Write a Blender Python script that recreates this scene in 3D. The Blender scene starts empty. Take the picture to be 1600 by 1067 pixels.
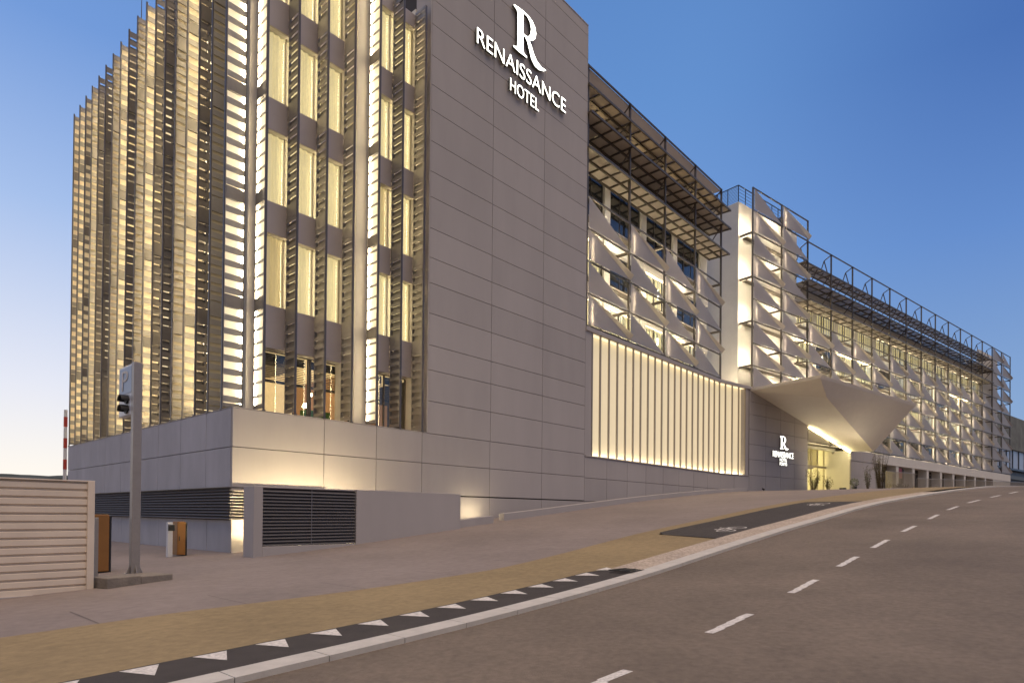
import bpy, bmesh, math, random
from mathutils import Vector, Matrix, Euler
random.seed(7)
D = bpy.data; sc = bpy.context.scene; COL = sc.collection
# ------------------------------------------------------------------ camera
cam = D.cameras.new('camera'); co = D.objects.new('camera', cam); COL.objects.link(co); sc.camera = co
p_, r_ = 0.00864, 0.00946
right = Vector((1, 0, 0)); up = Vector((0, -math.sin(p_), math.cos(p_))); fwd = Vector((0, math.cos(p_), math.sin(p_)))
R_ = math.cos(r_)*right + math.sin(r_)*up; U_ = -math.sin(r_)*right + math.cos(r_)*up
m = Matrix((R_, U_, -fwd)).transposed().to_4x4(); co.matrix_world = m
cam.sensor_width = 36; cam.sensor_fit = 'HORIZONTAL'; cam.lens = 974.0/1600*36
cam.shift_y = (793.8-533.5)/1600; cam.clip_start = 0.1; cam.clip_end = 6000
# ------------------------------------------------------------------ sky, sun, exposure
w = D.worlds.new('World'); sc.world = w; w.use_nodes = True
nt = w.node_tree; nt.nodes.clear()
sky = nt.nodes.new('ShaderNodeTexSky'); sky.sky_type = 'NISHITA'; sky.sun_disc = False
SUN_EL = math.radians(2.0); SUN_ROT = math.radians(-100)
sky.sun_elevation = SUN_EL; sky.sun_rotation = SUN_ROT; sky.air_density = 1.0; sky.dust_density = 1.0; sky.ozone_density = 2.0
EXPO = 1.6
def N(t, **k):
    n = nt.nodes.new(t)
    for a, v in k.items(): setattr(n, a, v)
    return n
def ramp(src, stops):
    r = N('ShaderNodeValToRGB'); r.color_ramp.interpolation = 'EASE' if len(stops) < 3 else 'LINEAR'
    while len(r.color_ramp.elements) < len(stops): r.color_ramp.elements.new(.5)
    for e, (p, c) in zip(r.color_ramp.elements, stops): e.position = p; e.color = (*c, 1)
    nt.links.new(src, r.inputs[0]); return r.outputs[0]
def smooth(src, lo, hi, sign=1):
    mr = N('ShaderNodeMapRange', interpolation_type='SMOOTHSTEP'); mr.inputs[1].default_value = lo; mr.inputs[2].default_value = hi
    if sign < 0:
        mm = N('ShaderNodeMath', operation='MULTIPLY'); mm.inputs[1].default_value = -1; nt.links.new(src, mm.inputs[0]); src = mm.outputs[0]
    nt.links.new(src, mr.inputs[0]); return mr.outputs[0]
def mixc(f, a, b):
    x = N('ShaderNodeMix', data_type='RGBA'); nt.links.new(f, x.inputs[0]); nt.links.new(a, x.inputs[6]); nt.links.new(b, x.inputs[7]); return x.outputs[2]
tcw = N('ShaderNodeTexCoord'); sp = N('ShaderNodeSeparateXYZ'); nt.links.new(tcw.outputs['Generated'], sp.inputs[0])
X_, Y_, Z_ = sp.outputs
mid = ramp(Z_, [(0, (.36, .50, .74)), (.25, (.22, .40, .71)), (.42, (.158, .318, .668)), (.55, (.125, .28, .62)), (.95, (.06, .16, .45))])
east = ramp(Z_, [(0, (.31, .43, .62)), (.15, (.235, .377, .64)), (.35, (.125, .26, .60)), (.53, (.062, .155, .45)), (.95, (.04, .11, .36))])
west = ramp(Z_, [(0, (1.1, 1.0, .86)), (.055, (.98, .93, .87)), (.16, (.79, .81, .91)), (.37, (.385, .53, .83)), (.54, (.175, .33, .70)), (1, (.06, .17, .46))])
back = ramp(Z_, [(0, (.48, .39, .32)), (.25, (.38, .35, .37)), (.5, (.20, .25, .40)), (.9, (.06, .16, .45))])
skyc = mixc(smooth(X_, -.02, .62, -1), mid, west)
skyc = mixc(smooth(X_, .20, .60), skyc, east)
skyc = mixc(smooth(Y_, .15, .6, -1), skyc, back)
bg = N('ShaderNodeBackground'); bg.inputs[1].default_value = 1/2**EXPO
bg2 = N('ShaderNodeBackground'); bg2.inputs[1].default_value = 0.004
wo = N('ShaderNodeOutputWorld'); ad = N('ShaderNodeAddShader')
nt.links.new(skyc, bg.inputs[0]); nt.links.new(sky.outputs[0], bg2.inputs[0])
nt.links.new(bg.outputs[0], ad.inputs[0]); nt.links.new(bg2.outputs[0], ad.inputs[1]); nt.links.new(ad.outputs[0], wo.inputs[0])
sl = D.lights.new('sun', 'SUN'); so = D.objects.new('sun', sl); COL.objects.link(so)
sl.energy = 0.88; sl.angle = math.radians(60); sl.color = (1.0, 0.75, 0.46)  # warm fill added from high behind the camera, not the sunset side
so.rotation_euler = Vector((0.20, -0.20, 0.96)).to_track_quat('Z', 'Y').to_euler()
sc.view_settings.view_transform = 'Standard'; sc.view_settings.look = 'None'; sc.view_settings.gamma = 1
sc.view_settings.exposure = EXPO
sc.cycles.use_denoising = True; sc.cycles.max_bounces = 6; sc.cycles.diffuse_bounces = 3; sc.cycles.glossy_bounces = 3
sc.cycles.transmission_bounces = 4; sc.cycles.transparent_max_bounces = 8; sc.cycles.sample_clamp_indirect = 6
sc.cycles.caustics_reflective = False; sc.cycles.caustics_refractive = False
# ------------------------------------------------------------------ frames measured off the photograph's perspective
a1, a2 = 0.7328, 0.8996
d1 = Vector((math.sin(a1), math.cos(a1), 0)); n1 = Vector((math.cos(a1), -math.sin(a1), 0))
d2 = Vector((math.sin(a2), math.cos(a2), 0)); n2 = Vector((math.cos(a2), -math.sin(a2), 0))
C0 = Vector((-8.78, 19.5, 0)); uK = 36.28; K = C0 + d1*uK
am = (a1+a2)/2; dm = Vector((math.sin(am), math.cos(am), 0))
GS = [-400, -90, -60, -48, -43, -36, -30, -28.5, -25, -20.2, -14.2, -6.1, .8, 13, 22, 45, 75, 110, 160, 600]
GZ = [-3.2, -2.9, -2.25, -1.85, -1.66, -1.34, -.78, -.58, -.3, .17, .75, 1.39, 1.84, 2.2, 2.42, 3.1, 3.9, 4.3, 4.4, 4.4]
def lerp(x, X, Y):
    if x <= X[0]: return Y[0]
    for i in range(len(X)-1):
        if x <= X[i+1]: return Y[i] + (Y[i+1]-Y[i])*(x-X[i])/(X[i+1]-X[i])
    return Y[-1]
def g(x, y):
    s = (x-K.x)*dm.x + (y-K.y)*dm.y
    return sum(lerp(s-3+.5*k, GS, GZ) for k in range(13))/13
def AW(u, v): return C0 + d1*u + n1*v            # facade frame -> world
def gA(u, v): p = AW(u, v); return g(p.x, p.y)
ZB = -1.4
YAW_A = math.atan2(d1.y, d1.x); YAW_W = math.atan2(d2.y, d2.x)
# hotel-local transforms: x = along facade 1, y = into the building, z from world z
def tA(u, v, z): return (u, -v, z-ZB)
dl = YAW_W - YAW_A; cd, sd = math.cos(dl), math.sin(dl)
def tW(u, v, z): return (uK + u*cd + v*sd, u*sd - v*cd, z-ZB)
def tL(wd, o, z): return (-o, wd, z-ZB)          # left facade: wd along it, o outward
def tI(x, y, z): return (x, y, z)
# ------------------------------------------------------------------ materials
def mat(name, col, rough=.6, metal=0, var=.0, scale=3, bump=0, bscale=40, emis=None, es=0, var2=0, scale2=.4, spec=.5, trans=0, stretch=None, isl=0, det=6):
    M = D.materials.new(name); M.use_nodes = True; n = M.node_tree.nodes; l = M.node_tree.links
    b = n['Principled BSDF']; b.inputs['Roughness'].default_value = rough; b.inputs['Metallic'].default_value = metal
    b.inputs['Specular IOR Level'].default_value = spec
    b.inputs['Base Color'].default_value = (*col, 1)
    tc = n.new('ShaderNodeTexCoord'); src = tc.outputs['Object']
    if stretch:
        mp = n.new('ShaderNodeMapping'); mp.inputs['Scale'].default_value = stretch; l.new(src, mp.inputs[0]); src = mp.outputs[0]
    if var or var2:
        last = None
        if isl:
            ge = n.new('ShaderNodeNewGeometry'); mr = n.new('ShaderNodeMapRange'); mr.inputs[3].default_value = 1-isl; mr.inputs[4].default_value = 1+isl
            l.new(ge.outputs['Random Per Island'], mr.inputs[0]); last = mr.outputs[0]
        for (vv, ss, de) in ((var, scale, det), (var2, scale2, 3)):
            if not vv: continue
            t = n.new('ShaderNodeTexNoise'); t.inputs['Scale'].default_value = ss; t.inputs['Detail'].default_value = de; t.inputs['Roughness'].default_value = .65
            l.new(src, t.inputs['Vector'])
            mr = n.new('ShaderNodeMapRange'); mr.inputs[1].default_value = .3; mr.inputs[2].default_value = .7
            mr.inputs[3].default_value = 1-vv; mr.inputs[4].default_value = 1+vv
            l.new(t.outputs[0], mr.inputs[0])
            if last is None: last = mr.outputs[0]
            else:
                mu = n.new('ShaderNodeMath'); mu.operation = 'MULTIPLY'; l.new(last, mu.inputs[0]); l.new(mr.outputs[0], mu.inputs[1]); last = mu.outputs[0]
        vm = n.new('ShaderNodeVectorMath'); vm.operation = 'SCALE'; vm.inputs[0].default_value = col
        l.new(last, vm.inputs['Scale']); l.new(vm.outputs[0], b.inputs['Base Color'])
    if bump:
        t2 = n.new('ShaderNodeTexNoise'); t2.inputs['Scale'].default_value = bscale; t2.inputs['Detail'].default_value = 4
        l.new(tc.outputs['Object'], t2.inputs['Vector'])
        bp = n.new('ShaderNodeBump'); bp.inputs['Strength'].default_value = bump; bp.inputs['Distance'].default_value = .02
        l.new(t2.outputs[0], bp.inputs['Height']); l.new(bp.outputs[0], b.inputs['Normal'])
    if emis:
        b.inputs['Emission Color'].default_value = (*emis, 1); b.inputs['Emission Strength'].default_value = es
    if trans:
        tr = n.new('ShaderNodeBsdfTranslucent'); tr.inputs[0].default_value = (*[min(1, c*1.5) for c in col], 1)
        mx = n.new('ShaderNodeMixShader'); mx.inputs[0].default_value = trans
        l.new(b.outputs[0], mx.inputs[1]); l.new(tr.outputs[0], mx.inputs[2]); l.new(mx.outputs[0], n['Material Output'].inputs[0])
    return M
def glassmat(name, tint=(.9, .92, .9)):
    M = D.materials.new(name); M.use_nodes = True; n = M.node_tree.nodes; l = M.node_tree.links
    n.remove(n['Principled BSDF'])
    tr = n.new('ShaderNodeBsdfTransparent'); tr.inputs[0].default_value = (*tint, 1)
    gl = n.new('ShaderNodeBsdfGlossy'); gl.inputs['Roughness'].default_value = .02
    lw = n.new('ShaderNodeLayerWeight'); lw.inputs[0].default_value = .5
    pw = n.new('ShaderNodeMath'); pw.operation = 'POWER'; pw.inputs[1].default_value = 5; l.new(lw.outputs['Facing'], pw.inputs[0])
    fr = n.new('ShaderNodeMath'); fr.operation = 'MULTIPLY_ADD'; fr.inputs[1].default_value = .95; fr.inputs[2].default_value = .05; l.new(pw.outputs[0], fr.inputs[0])
    mx = n.new('ShaderNodeMixShader'); l.new(fr.outputs[0], mx.inputs[0]); l.new(tr.outputs[0], mx.inputs[1]); l.new(gl.outputs[0], mx.inputs[2])
    l.new(mx.outputs[0], n['Material Output'].inputs[0]); return M
WARM = (1.0, .74, .36); WARMW = (1.0, .86, .60)
M = {}
M['conc'] = mat('concrete_panel', (.39, .36, .352), .75, var=.035, scale=1.2, var2=.05, scale2=.25, bump=.08, bscale=60, isl=.045, stretch=(1, 1, .22))
M['stain'] = mat('stained_concrete', (.38, .375, .405), .8, var=.11, scale=1.0, var2=.05, scale2=.3, bump=.1, bscale=40, stretch=(1, 1, .35))
M['joint'] = mat('dark_joint', (.05, .045, .045), .9)
M['backlit'] = mat('backlit_panel', (.72, .66, .54), .8, var=.03, scale=1, emis=(1, .80, .46), es=.17)
M['white'] = mat('white_render', (.62, .59, .54), .8, var=.04, scale=1.5, bump=.05)
M['spandrel'] = mat('spandrel_metal', (.42, .375, .37), .45, metal=.2, var=.03, scale=2)
M['fin'] = mat('fin_aluminium', (.31, .29, .27), .45, metal=.35, var=.06, scale=5)
M['findull'] = mat('fin_dull_aluminium', (.21, .195, .185), .5, metal=.35, var=.06, scale=5)  # darker copy of fin metal, painted shade for unlit fins and bands
M['findark'] = mat('fin_post', (.12, .11, .115), .4, metal=.6)
M['steel'] = mat('bronze_steel', (.13, .11, .09), .45, metal=.5, var=.08, scale=8)
M['steelblue'] = mat('dark_rail_steel', (.05, .055, .07), .4, metal=.6)
M['perf'] = mat('perforated_panel', (.46, .43, .41), .45, metal=.15, var=.05, scale=2.5, trans=.34)
M['lip'] = mat('folded_edge_sheet', (.58, .55, .51), .45, metal=.0, var=.05, scale=2.5, trans=.62)
M['canopysheet'] = mat('canopy_sheet', (.50, .44, .37), .6, var=.10, scale=2, trans=.1)
M['blade'] = mat('canopy_blade', (.38, .33, .27), .6, metal=.0, var=.08, scale=3)
M['led'] = mat('led_strip', (.9, .8, .6), .5, emis=(1, .82, .50), es=27)
M['diff'] = mat('lit_diffuser', (.7, .6, .42), .6, emis=(1, .79, .46), es=.085)
M['diffhot'] = mat('bright_diffuser', (.8, .72, .55), .6, emis=(1, .83, .54), es=.20)
M['diffdim'] = mat('dim_diffuser', (.55, .47, .34), .6, emis=(1, .76, .42), es=.015)
M['leddim'] = mat('led_strip_dim', (.9, .8, .6), .5, emis=(1, .78, .44), es=14)
M['ledhot'] = mat('led_strip_bright', (.9, .8, .6), .5, emis=WARMW, es=24)
M['ledwin'] = mat('window_strip', (.9, .8, .6), .5, emis=(1, .83, .50), es=40)
M['ledtri'] = mat('panel_strip', (.9, .8, .6), .5, emis=(1, .86, .60), es=190)
M['wash'] = mat('wall_wash_strip', (.9, .8, .6), .5, emis=(1, .84, .56), es=7)
M['groundlens'] = mat('ground_lens', (.9, .8, .6), .5, emis=(1, .84, .58), es=260)
M['washsoft'] = mat('soft_wash_strip', (.9, .8, .6), .5, emis=(1, .82, .54), es=3)
M['flood'] = mat('flood_lens', (.9, .8, .6), .5, emis=(1, .82, .52), es=15)
M['slattop'] = mat('slat_top_strip', (.9, .8, .6), .5, emis=(1, .82, .5), es=.35)
M['slatled'] = mat('slat_strip', (.9, .8, .6), .5, emis=(1, .84, .52), es=6)
M['entled'] = mat('entrance_strip', (.9, .8, .6), .5, emis=(1, .86, .45), es=26)
M['uplens'] = mat('uplight_lens', (.9, .8, .6), .5, emis=(1, .80, .45), es=170)
M['curtain'] = mat('curtain', (.78, .70, .54), .9, var=.22, scale=2.5, stretch=(6, 6, .08), emis=(1, .78, .40), es=.22)  # streaks painted for pleat shade; glow stands in for room light
M['curtainbright'] = mat('curtain_bright', (.78, .68, .46), .9, var=.15, scale=2.5, stretch=(6, 6, .08), emis=(1, .78, .36), es=.55)  # stronger glow for room light behind, same painted pleat streaks
M['curtaindim'] = mat('curtain_dim', (.60, .50, .36), .9, var=.15, scale=3, stretch=(4, 4, .2), emis=(1, .72, .32), es=.16)  # weaker glow for room light behind, painted pleat streaks
M['frame'] = mat('window_frame', (.06, .05, .045), .4, metal=.5)
M['framelight'] = mat('pale_frame', (.33, .29, .24), .5, metal=.3)
M['glass'] = glassmat('clear_glass')
M['darkglass'] = mat('dark_glass', (.012, .014, .018), .04, spec=.9)
M['asphalt'] = mat('asphalt', (.158, .124, .094), .85, var=.22, scale=11, det=12, var2=.22, scale2=.30, bump=.5, bscale=130)
M['asphalt2'] = mat('dark_asphalt', (.05, .042, .038), .9, var=.15, scale=4, var2=.1, scale2=.5, bump=.5, bscale=150)
M['ochre'] = mat('ochre_paving', (.25, .185, .095), .85, var=.18, scale=7, det=10, var2=.12, scale2=.35, bump=.3, bscale=120)
M['pave'] = mat('pale_paving', (.215, .178, .165), .85, var=.12, scale=5, det=10, var2=.12, scale2=.28, bump=.3, bscale=90)
M['kerb'] = mat('kerb_stone', (.50, .47, .43), .8, var=.10, scale=4, bump=.3, bscale=60)
M['gravel'] = mat('gravel', (.42, .345, .28), .95, var=.45, scale=16, var2=.12, scale2=1, bump=1.0, bscale=30)
M['paint'] = mat('road_paint', (.60, .565, .53), .7, var=.38, scale=22, det=12)
M['earth'] = mat('earth', (.12, .10, .08), .95, var=.2, scale=.5)
M['corr'] = mat('corrugated_sheet', (.68, .58, .475), .55, var=.05, scale=2, var2=.06, scale2=.5)
M['pole'] = mat('grey_pole', (.32, .29, .27), .45, metal=.5, var=.08, scale=6)
M['signblue'] = mat('sign_blue', (.26, .34, .48), .4)
M['signwhite'] = mat('sign_white', (.55, .56, .60), .4)
M['black'] = mat('black_plastic', (.012, .012, .014), .45)
M['orange'] = mat('orange_metal', (.26, .115, .025), .45, var=.08, scale=3)
M['red'] = mat('red_paint', (.35, .03, .02), .5)
M['wood'] = mat('timber', (.26, .18, .10), .7, var=.2, scale=3, stretch=(6, 6, .4))
M['letters'] = mat('lit_letters', (.8, .8, .78), .5, emis=(1, .97, .86), es=1.5)
M['letterside'] = mat('letter_sides', (.10, .10, .085), .5)
M['stone'] = mat('rough_block', (.21, .18, .15), .9, var=.2, scale=5, bump=.6, bscale=25)
M['leaf'] = mat('shrub_leaf', (.06, .07, .03), .7, var=.3, scale=6, trans=.3)
M['leafdry'] = mat('dry_grass_leaf', (.13, .11, .055), .7, var=.3, scale=6, trans=.3)
M['bark'] = mat('bark', (.09, .065, .045), .9)
M['hill'] = mat('hillside', (.05, .06, .055), .95, var=.3, scale=.02)
M['grille'] = mat('grille_blade', (.20, .185, .185), .45, metal=.5, var=.04)
M['ceil'] = mat('interior_ceiling', (.66, .55, .38), .8, emis=(1, .70, .34), es=.22)  # glows in place of lamplight on the ceiling
M['roomwall'] = mat('interior_wall', (.62, .53, .38), .8, var=.15, scale=2, emis=(1, .76, .42), es=.17)  # emission stands in for lamplight on the lounge wall
M['woodwall'] = mat('interior_timber', (.20, .10, .05), .5, var=.4, scale=3, stretch=(6, 6, .3), emis=(1, .5, .2), es=.06)  # faint emission in place of lamplight on the timber
M['softlight'] = mat('soffit_lamp', (1, 1, 1), .5, emis=(1, .76, .4), es=2.2)
M['bulb'] = mat('lamp_bulb', (1, 1, 1), .5, emis=(1, .8, .45), es=14)
M['canopysoffit'] = mat('entrance_canopy_render', (.72, .67, .60), .7, var=.03, scale=2)
# ------------------------------------------------------------------ mesh builder
class MB:
    def __init__(s, tf=tI): s.v = []; s.f = []; s.tf = tf
    def pt(s, p): s.v.append(s.tf(*p)); return len(s.v)-1
    def poly(s, pts): s.f.append([s.pt(p) for p in pts]); return s
    def box(s, x0, x1, y0, y1, z0, z1):
        i = [s.pt(p) for p in ((x0,y0,z0),(x1,y0,z0),(x1,y1,z0),(x0,y1,z0),(x0,y0,z1),(x1,y0,z1),(x1,y1,z1),(x0,y1,z1))]
        for q in ((0,3,2,1),(4,5,6,7),(0,1,5,4),(1,2,6,5),(2,3,7,6),(3,0,4,7)): s.f.append([i[k] for k in q])
        return s
    def beam(s, p, q, w, h=None):                     # rectangular bar between two local points
        h = h or w; P, Q = Vector(p), Vector(q); d = (Q-P).normalized()
        a = d.cross(Vector((0, 0, 1)))
        if a.length < .05: a = Vector((1, 0, 0))
        a.normalize(); b = d.cross(a).normalized(); a = a*w/2; b = b*h/2
        i = [s.pt(x) for x in (P-a-b, P+a-b, P+a+b, P-a+b, Q-a-b, Q+a-b, Q+a+b, Q-a+b)]
        for q_ in ((0,3,2,1),(4,5,6,7),(0,1,5,4),(1,2,6,5),(2,3,7,6),(3,0,4,7)): s.f.append([i[k] for k in q_])
        return s
    def slab(s, pts, n):                              # polygon extruded by vector n
        k = len(pts); n = Vector(n); a = [s.pt(p) for p in pts]; b = [s.pt(tuple(Vector(p)+n)) for p in pts]
        s.f.append(a[::-1]); s.f.append(b)
        for i in range(k): s.f.append([a[i], a[(i+1) % k], b[(i+1) % k], b[i]])
        return s
    def cyl(s, p, q, r0, r1=None, n=10):
        r1 = r0 if r1 is None else r1; P, Q = Vector(p), Vector(q); d = (Q-P).normalized()
        a = d.cross(Vector((0, 0, 1)));
        if a.length < .05: a = Vector((1, 0, 0))
        a.normalize(); b = d.cross(a).normalized(); A = []; B = []
        for k in range(n):
            c = math.cos(2*math.pi*k/n); e = math.sin(2*math.pi*k/n)
            A.append(s.pt(P+(a*c+b*e)*r0)); B.append(s.pt(Q+(a*c+b*e)*r1))
        s.f.append(A[::-1]); s.f.append(B)
        for k in range(n): s.f.append([A[k], A[(k+1) % n], B[(k+1) % n], B[k]])
        return s
    def build(s, name, m, parent=None, loc=None, bevel=0):
        me = D.meshes.new(name); me.from_pydata([tuple(x) for x in s.v], [], s.f); me.materials.append(m if not isinstance(m, str) else M[m])
        bm = bmesh.new(); bm.from_mesh(me); bmesh.ops.recalc_face_normals(bm, faces=bm.faces)
        bm.to_mesh(me); bm.free()
        o = D.objects.new(name, me); COL.objects.link(o)
        if parent: o.parent = parent
        if loc: o.location = loc
        if bevel:
            b = o.modifiers.new('bevel', 'BEVEL'); b.width = bevel; b.segments = 2; b.limit_method = 'ANGLE'
        return o
def tag(o, label=None, cat=None, group=None, kind=None):
    if label: o['label'] = label
    if cat: o['category'] = cat
    if group: o['group'] = group
    if kind: o['kind'] = kind
    return o
def empty(name, loc, rz=0):
    o = D.objects.new(name, None); COL.objects.link(o); o.location = loc; o.rotation_euler = (0, 0, rz); o.empty_display_size = .3; return o
def copy_tree(o, parent=None):
    c = o.copy(); COL.objects.link(c); c.parent = parent
    for ch in list(o.children): copy_tree(ch, c)
    return c
def setlocal(o, tf, u, v, z, yaw): o.location = tf(u, v, z); o.rotation_euler = (0, 0, yaw)
# ------------------------------------------------------------------ ground and paths (draped sheets)
GW = MB()
def grid_sheet(name, m, us, vlo, vhi, nv, dz, kind='structure', wave=None):
    b = MB(); idx = []
    for u in us:
        a, c = vlo(u) if callable(vlo) else vlo, vhi(u) if callable(vhi) else vhi
        row = []
        for k in range(nv+1):
            v = a+(c-a)*k/nv; p = AW(u, v); row.append(b.pt((p.x, p.y, g(p.x, p.y)+dz)))
        idx.append(row)
    for i in range(len(us)-1):
        for k in range(nv): b.f.append([idx[i][k], idx[i+1][k], idx[i+1][k+1], idx[i][k+1]])
    o = b.build(name, m); tag(o, kind=kind); return o
def rng(a, b, st):
    n = max(1, int(round((b-a)/st))); return [a+(b-a)*k/n for k in range(n+1)]
def bend(u, base):     # street edges run parallel to facade 1, then curve towards the wing's direction
    return base + (lerp(u, [10, 16, 19, 22, 28, 36, 60, 200, 900], [0, .12, .35, .75, 1.55, 2.75, 6.75, 30.1, 148]) if u > 10 else 0)
far = [-900, -400, -150, -80] + rng(-50, 60, 1.0) + [65, 70, 80, 95, 115, 140, 180, 240, 320, 500, 900]
b = MB(); idx = []
gx = [-2500, -1000, -400, -150, -60, -30, -15, 0, 15, 30, 60, 100, 200, 500, 1500, 3500]
for x in gx: idx.append([b.pt((x, y, g(x, y)-.34)) for y in [-400, -100, -30]+rng(-20, 140, 4)+[180, 300, 600, 1500, 4000]])
for i in range(len(idx)-1):
    for k in range(len(idx[0])-1): b.f.append([idx[i][k], idx[i+1][k], idx[i+1][k+1], idx[i][k+1]])
tag(b.build('ground', 'earth'), kind='structure')
ROAD_IN = lambda u: bend(u, 13.68)
grid_sheet('road', 'asphalt', far, ROAD_IN, lambda u: bend(u, 27), 10, -.055)
grid_sheet('far_pavement', 'pave', [u for u in far if -60 < u < 130], lambda u: bend(u, 27), lambda u: bend(u, 31), 3, .02)
def v_side(u): return bend(u, lerp(u, [-60, -9, -5, -2, 1, 4, 7.5, 14, 21], [9.4, 9.45, 9.5, 10.05, 10.5, 10.35, 10.05, 9.9, 9.8]))
grid_sheet('pavement', 'pave', [u for u in far if -60 < u < 130], lambda u: -30 if u < 40 else -40, lambda u: v_side(u)+.05, 16, -.004)
LN0, LN1, LN2 = 7.0, 21.5, 12.75
grid_sheet('ochre_path', 'ochre', rng(-60, 7.4, .6)+rng(8, 60, 1), v_side, lambda u: bend(u, lerp(u, [7.0, 7.45], [12.52 if u < 1.8 else LN2, 10.55])) if u < 19.2 else bend(u, LN2), 3, 0)
b = MB()
def drape(b, pts, dz):
    b.poly([(AW(u, v).x, AW(u, v).y, gA(u, v)+dz) for u, v in pts])
grid_sheet('cycle_lane', 'asphalt2', rng(6.9, 19.8, .5), lambda u: bend(u, 10.55) if u > 7.5 else LN2-.02-(u-6.9)*3.63, lambda u: bend(u, LN2), 3, .004)
grid_sheet('shoulder_strip', 'asphalt2', rng(-60, 2.4, .6), 12.50, 13.5, 2, -.002)
grid_sheet('gravel_strip', 'gravel', rng(1.9, 27, .4), lambda u: bend(u, 12.74), lambda u: bend(u, 13.5), 3, .006)
# kerb: stones with a real upstand
b = MB(); us = rng(-60, 90, 1.0)
for i in range(len(us)-1):
    u0, u1 = us[i]+.006, us[i+1]-.006
    P = []
    for (u, v) in ((u0, bend(u0, 13.40)), (u1, bend(u1, 13.40)), (u1, bend(u1, 13.74)), (u0, bend(u0, 13.74))): P.append((*AW(u, v).xy, gA(u, v)+.010))
    a = [b.pt(p) for p in P]; c = [b.pt((p[0], p[1], p[2]-.22)) for p in P]
    b.f.append(a); b.f.append(c[::-1])
    for k in range(4): b.f.append([a[k], a[(k+1) % 4], c[(k+1) % 4], c[k]])
tag(b.build('kerb', 'kerb'), kind='structure')
# pavement joints
b = MB()
for u in rng(-24, 36, 2.0):
    vv = v_side(u); q = rng(vv-1.5, vv, .5)
    for k in range(len(q)-1): drape(b, [(u, q[k]), (u+.009, q[k]), (u+.009, q[k+1]), (u, q[k+1])], .003)
tag(b.build('pavement_joints', 'joint'), kind='structure')
# centre line dashes
dashes = [(-6.3, -5.05), (-3.76, -2.5), (-1.6, -.38), (1.26, 2.46), (3.86, 5.1), (6.44, 7.85), (9.6, 11.06), (13.02, 14.4), (16.12, 17.5), (19.1, 20.6), (22.2, 23.6), (25.2, 26.6), (28.2, 29.6), (31.2, 32.6), (34.2, 35.6)]
dashes[0] = (-5.1, -3.42); dashes[1] = None
b = MB()
for d_ in dashes:
    if not d_: continue
    for s in range(4):
        ua = d_[0]+(d_[1]-d_[0])*s/4; ub = d_[0]+(d_[1]-d_[0])*(s+1)/4
        drape(b, [(ua, bend(ua, 16.33)), (ub, bend(ub, 16.35)), (ub, bend(ub, 16.46)), (ua, bend(ua, 16.44))], -.051)
tag(b.build('centre_line', 'paint'), kind='structure')
b = MB()
for k in range(14):
    u = -7.31 + .69*k
    drape(b, [(u, 12.56), (u+.36, 12.575), (u+.18, 13.0)], .003)
tag(b.build('give_way_triangles', 'paint'), kind='structure')
def bike(u, v, s):
    b = MB()
    def seg(p, q, t=.045):
        P, Q = Vector(p), Vector(q); d = (Q-P).normalized(); nn = Vector((-d.y, d.x))*t/2
        drape(b, [(u+s*x, v+s*y) for x, y in (P+nn, P-nn, Q-nn, Q+nn)], .009)
    for cx in (0, 1.05):
        for k in range(14):
            A_, B_ = 2*math.pi*k/14, 2*math.pi*(k+1)/14
            seg((cx+.34*math.cos(A_), .34*math.sin(A_)), (cx+.34*math.cos(B_), .34*math.sin(B_)), .07)
    for p, q in (((0, 0), (.35, -.45)), ((.35, -.45), (.9, -.42)), ((.9, -.42), (.5, .02)), ((.5, .02), (0, 0)), ((.5, .02), (.33, -.55)), ((.24, -.56), (.44, -.56)), ((.9, -.42), (1.05, 0)), ((.9, -.42), (.86, -.62)), ((.86, -.62), (1.0, -.62))): seg(p, q, .07)
    return b.build('cycle_symbol', 'paint')
tag(bike(8.6, 12.25, .75), kind='structure'); tag(bike(17.9, 12.0, .75), kind='structure')
# ------------------------------------------------------------------ HOTEL
H = empty('hotel_building', (C0.x, C0.y, ZB), YAW_A)
tag(H, 'long pale concrete hotel with lit slatted fins and rows of folded metal triangles', 'hotel')
ST = 3.53
def panels(b, tf_axis, us, zs, v, t, gap=.012):
    for i in range(len(us)-1):
        for j in range(len(zs)-1):
            b.box(us[i]+gap, us[i+1]-gap, v-t, v, zs[j]+gap, zs[j+1]-gap)
# --- podium (front face v=0, left face o=0)
b = MB(tA); ub = [0, 3.22, 5.43, 7.65, 11.6, 15.3, 18.93]
panels(b, 0, ub, [-2.2, -.26], 0, .10); panels(b, 0, ub[1:], [-.26, .71], 0, .10)
panels(b, 0, ub, [.745, 2.02, 3.25], 0, .10)
panels(b, 0, [18.93]+[18.93+2.17*k for k in range(1, 9)], [-1, .71, 1.98, 3.12], 0, .10)
b.build('base_wall', 'conc', H)
b = MB(tL); wb = [.101]+[1.98+2.2*k for k in range(8)]+[19.3]
panels(b, 0, wb, [-2.2, -.28], -.06, .1); b.build('side_lower_wall', 'stain', H); b = MB(tL); panels(b, 0, wb, [.745, 2.02, 3.25], 0, .1)
b.build('side_base_wall', 'stain', H)
b = MB(tA); b.box(.11, 36.2, -18, -.112, -2.4, 3.2); b.box(.02, .8, -19.2, -.02, 3.2, 3.245); b.box(.8, 7.9, -.9, -.02, 3.2, 3.245)
b.build('podium_core', 'joint', H)
b = MB(tA); b.box(.0, 7.95, -.95, -.0, 3.252, 3.275); b.box(0, .95, -19.3, -.952, 3.252, 3.275); b.build('podium_coping', 'conc', H)
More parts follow.
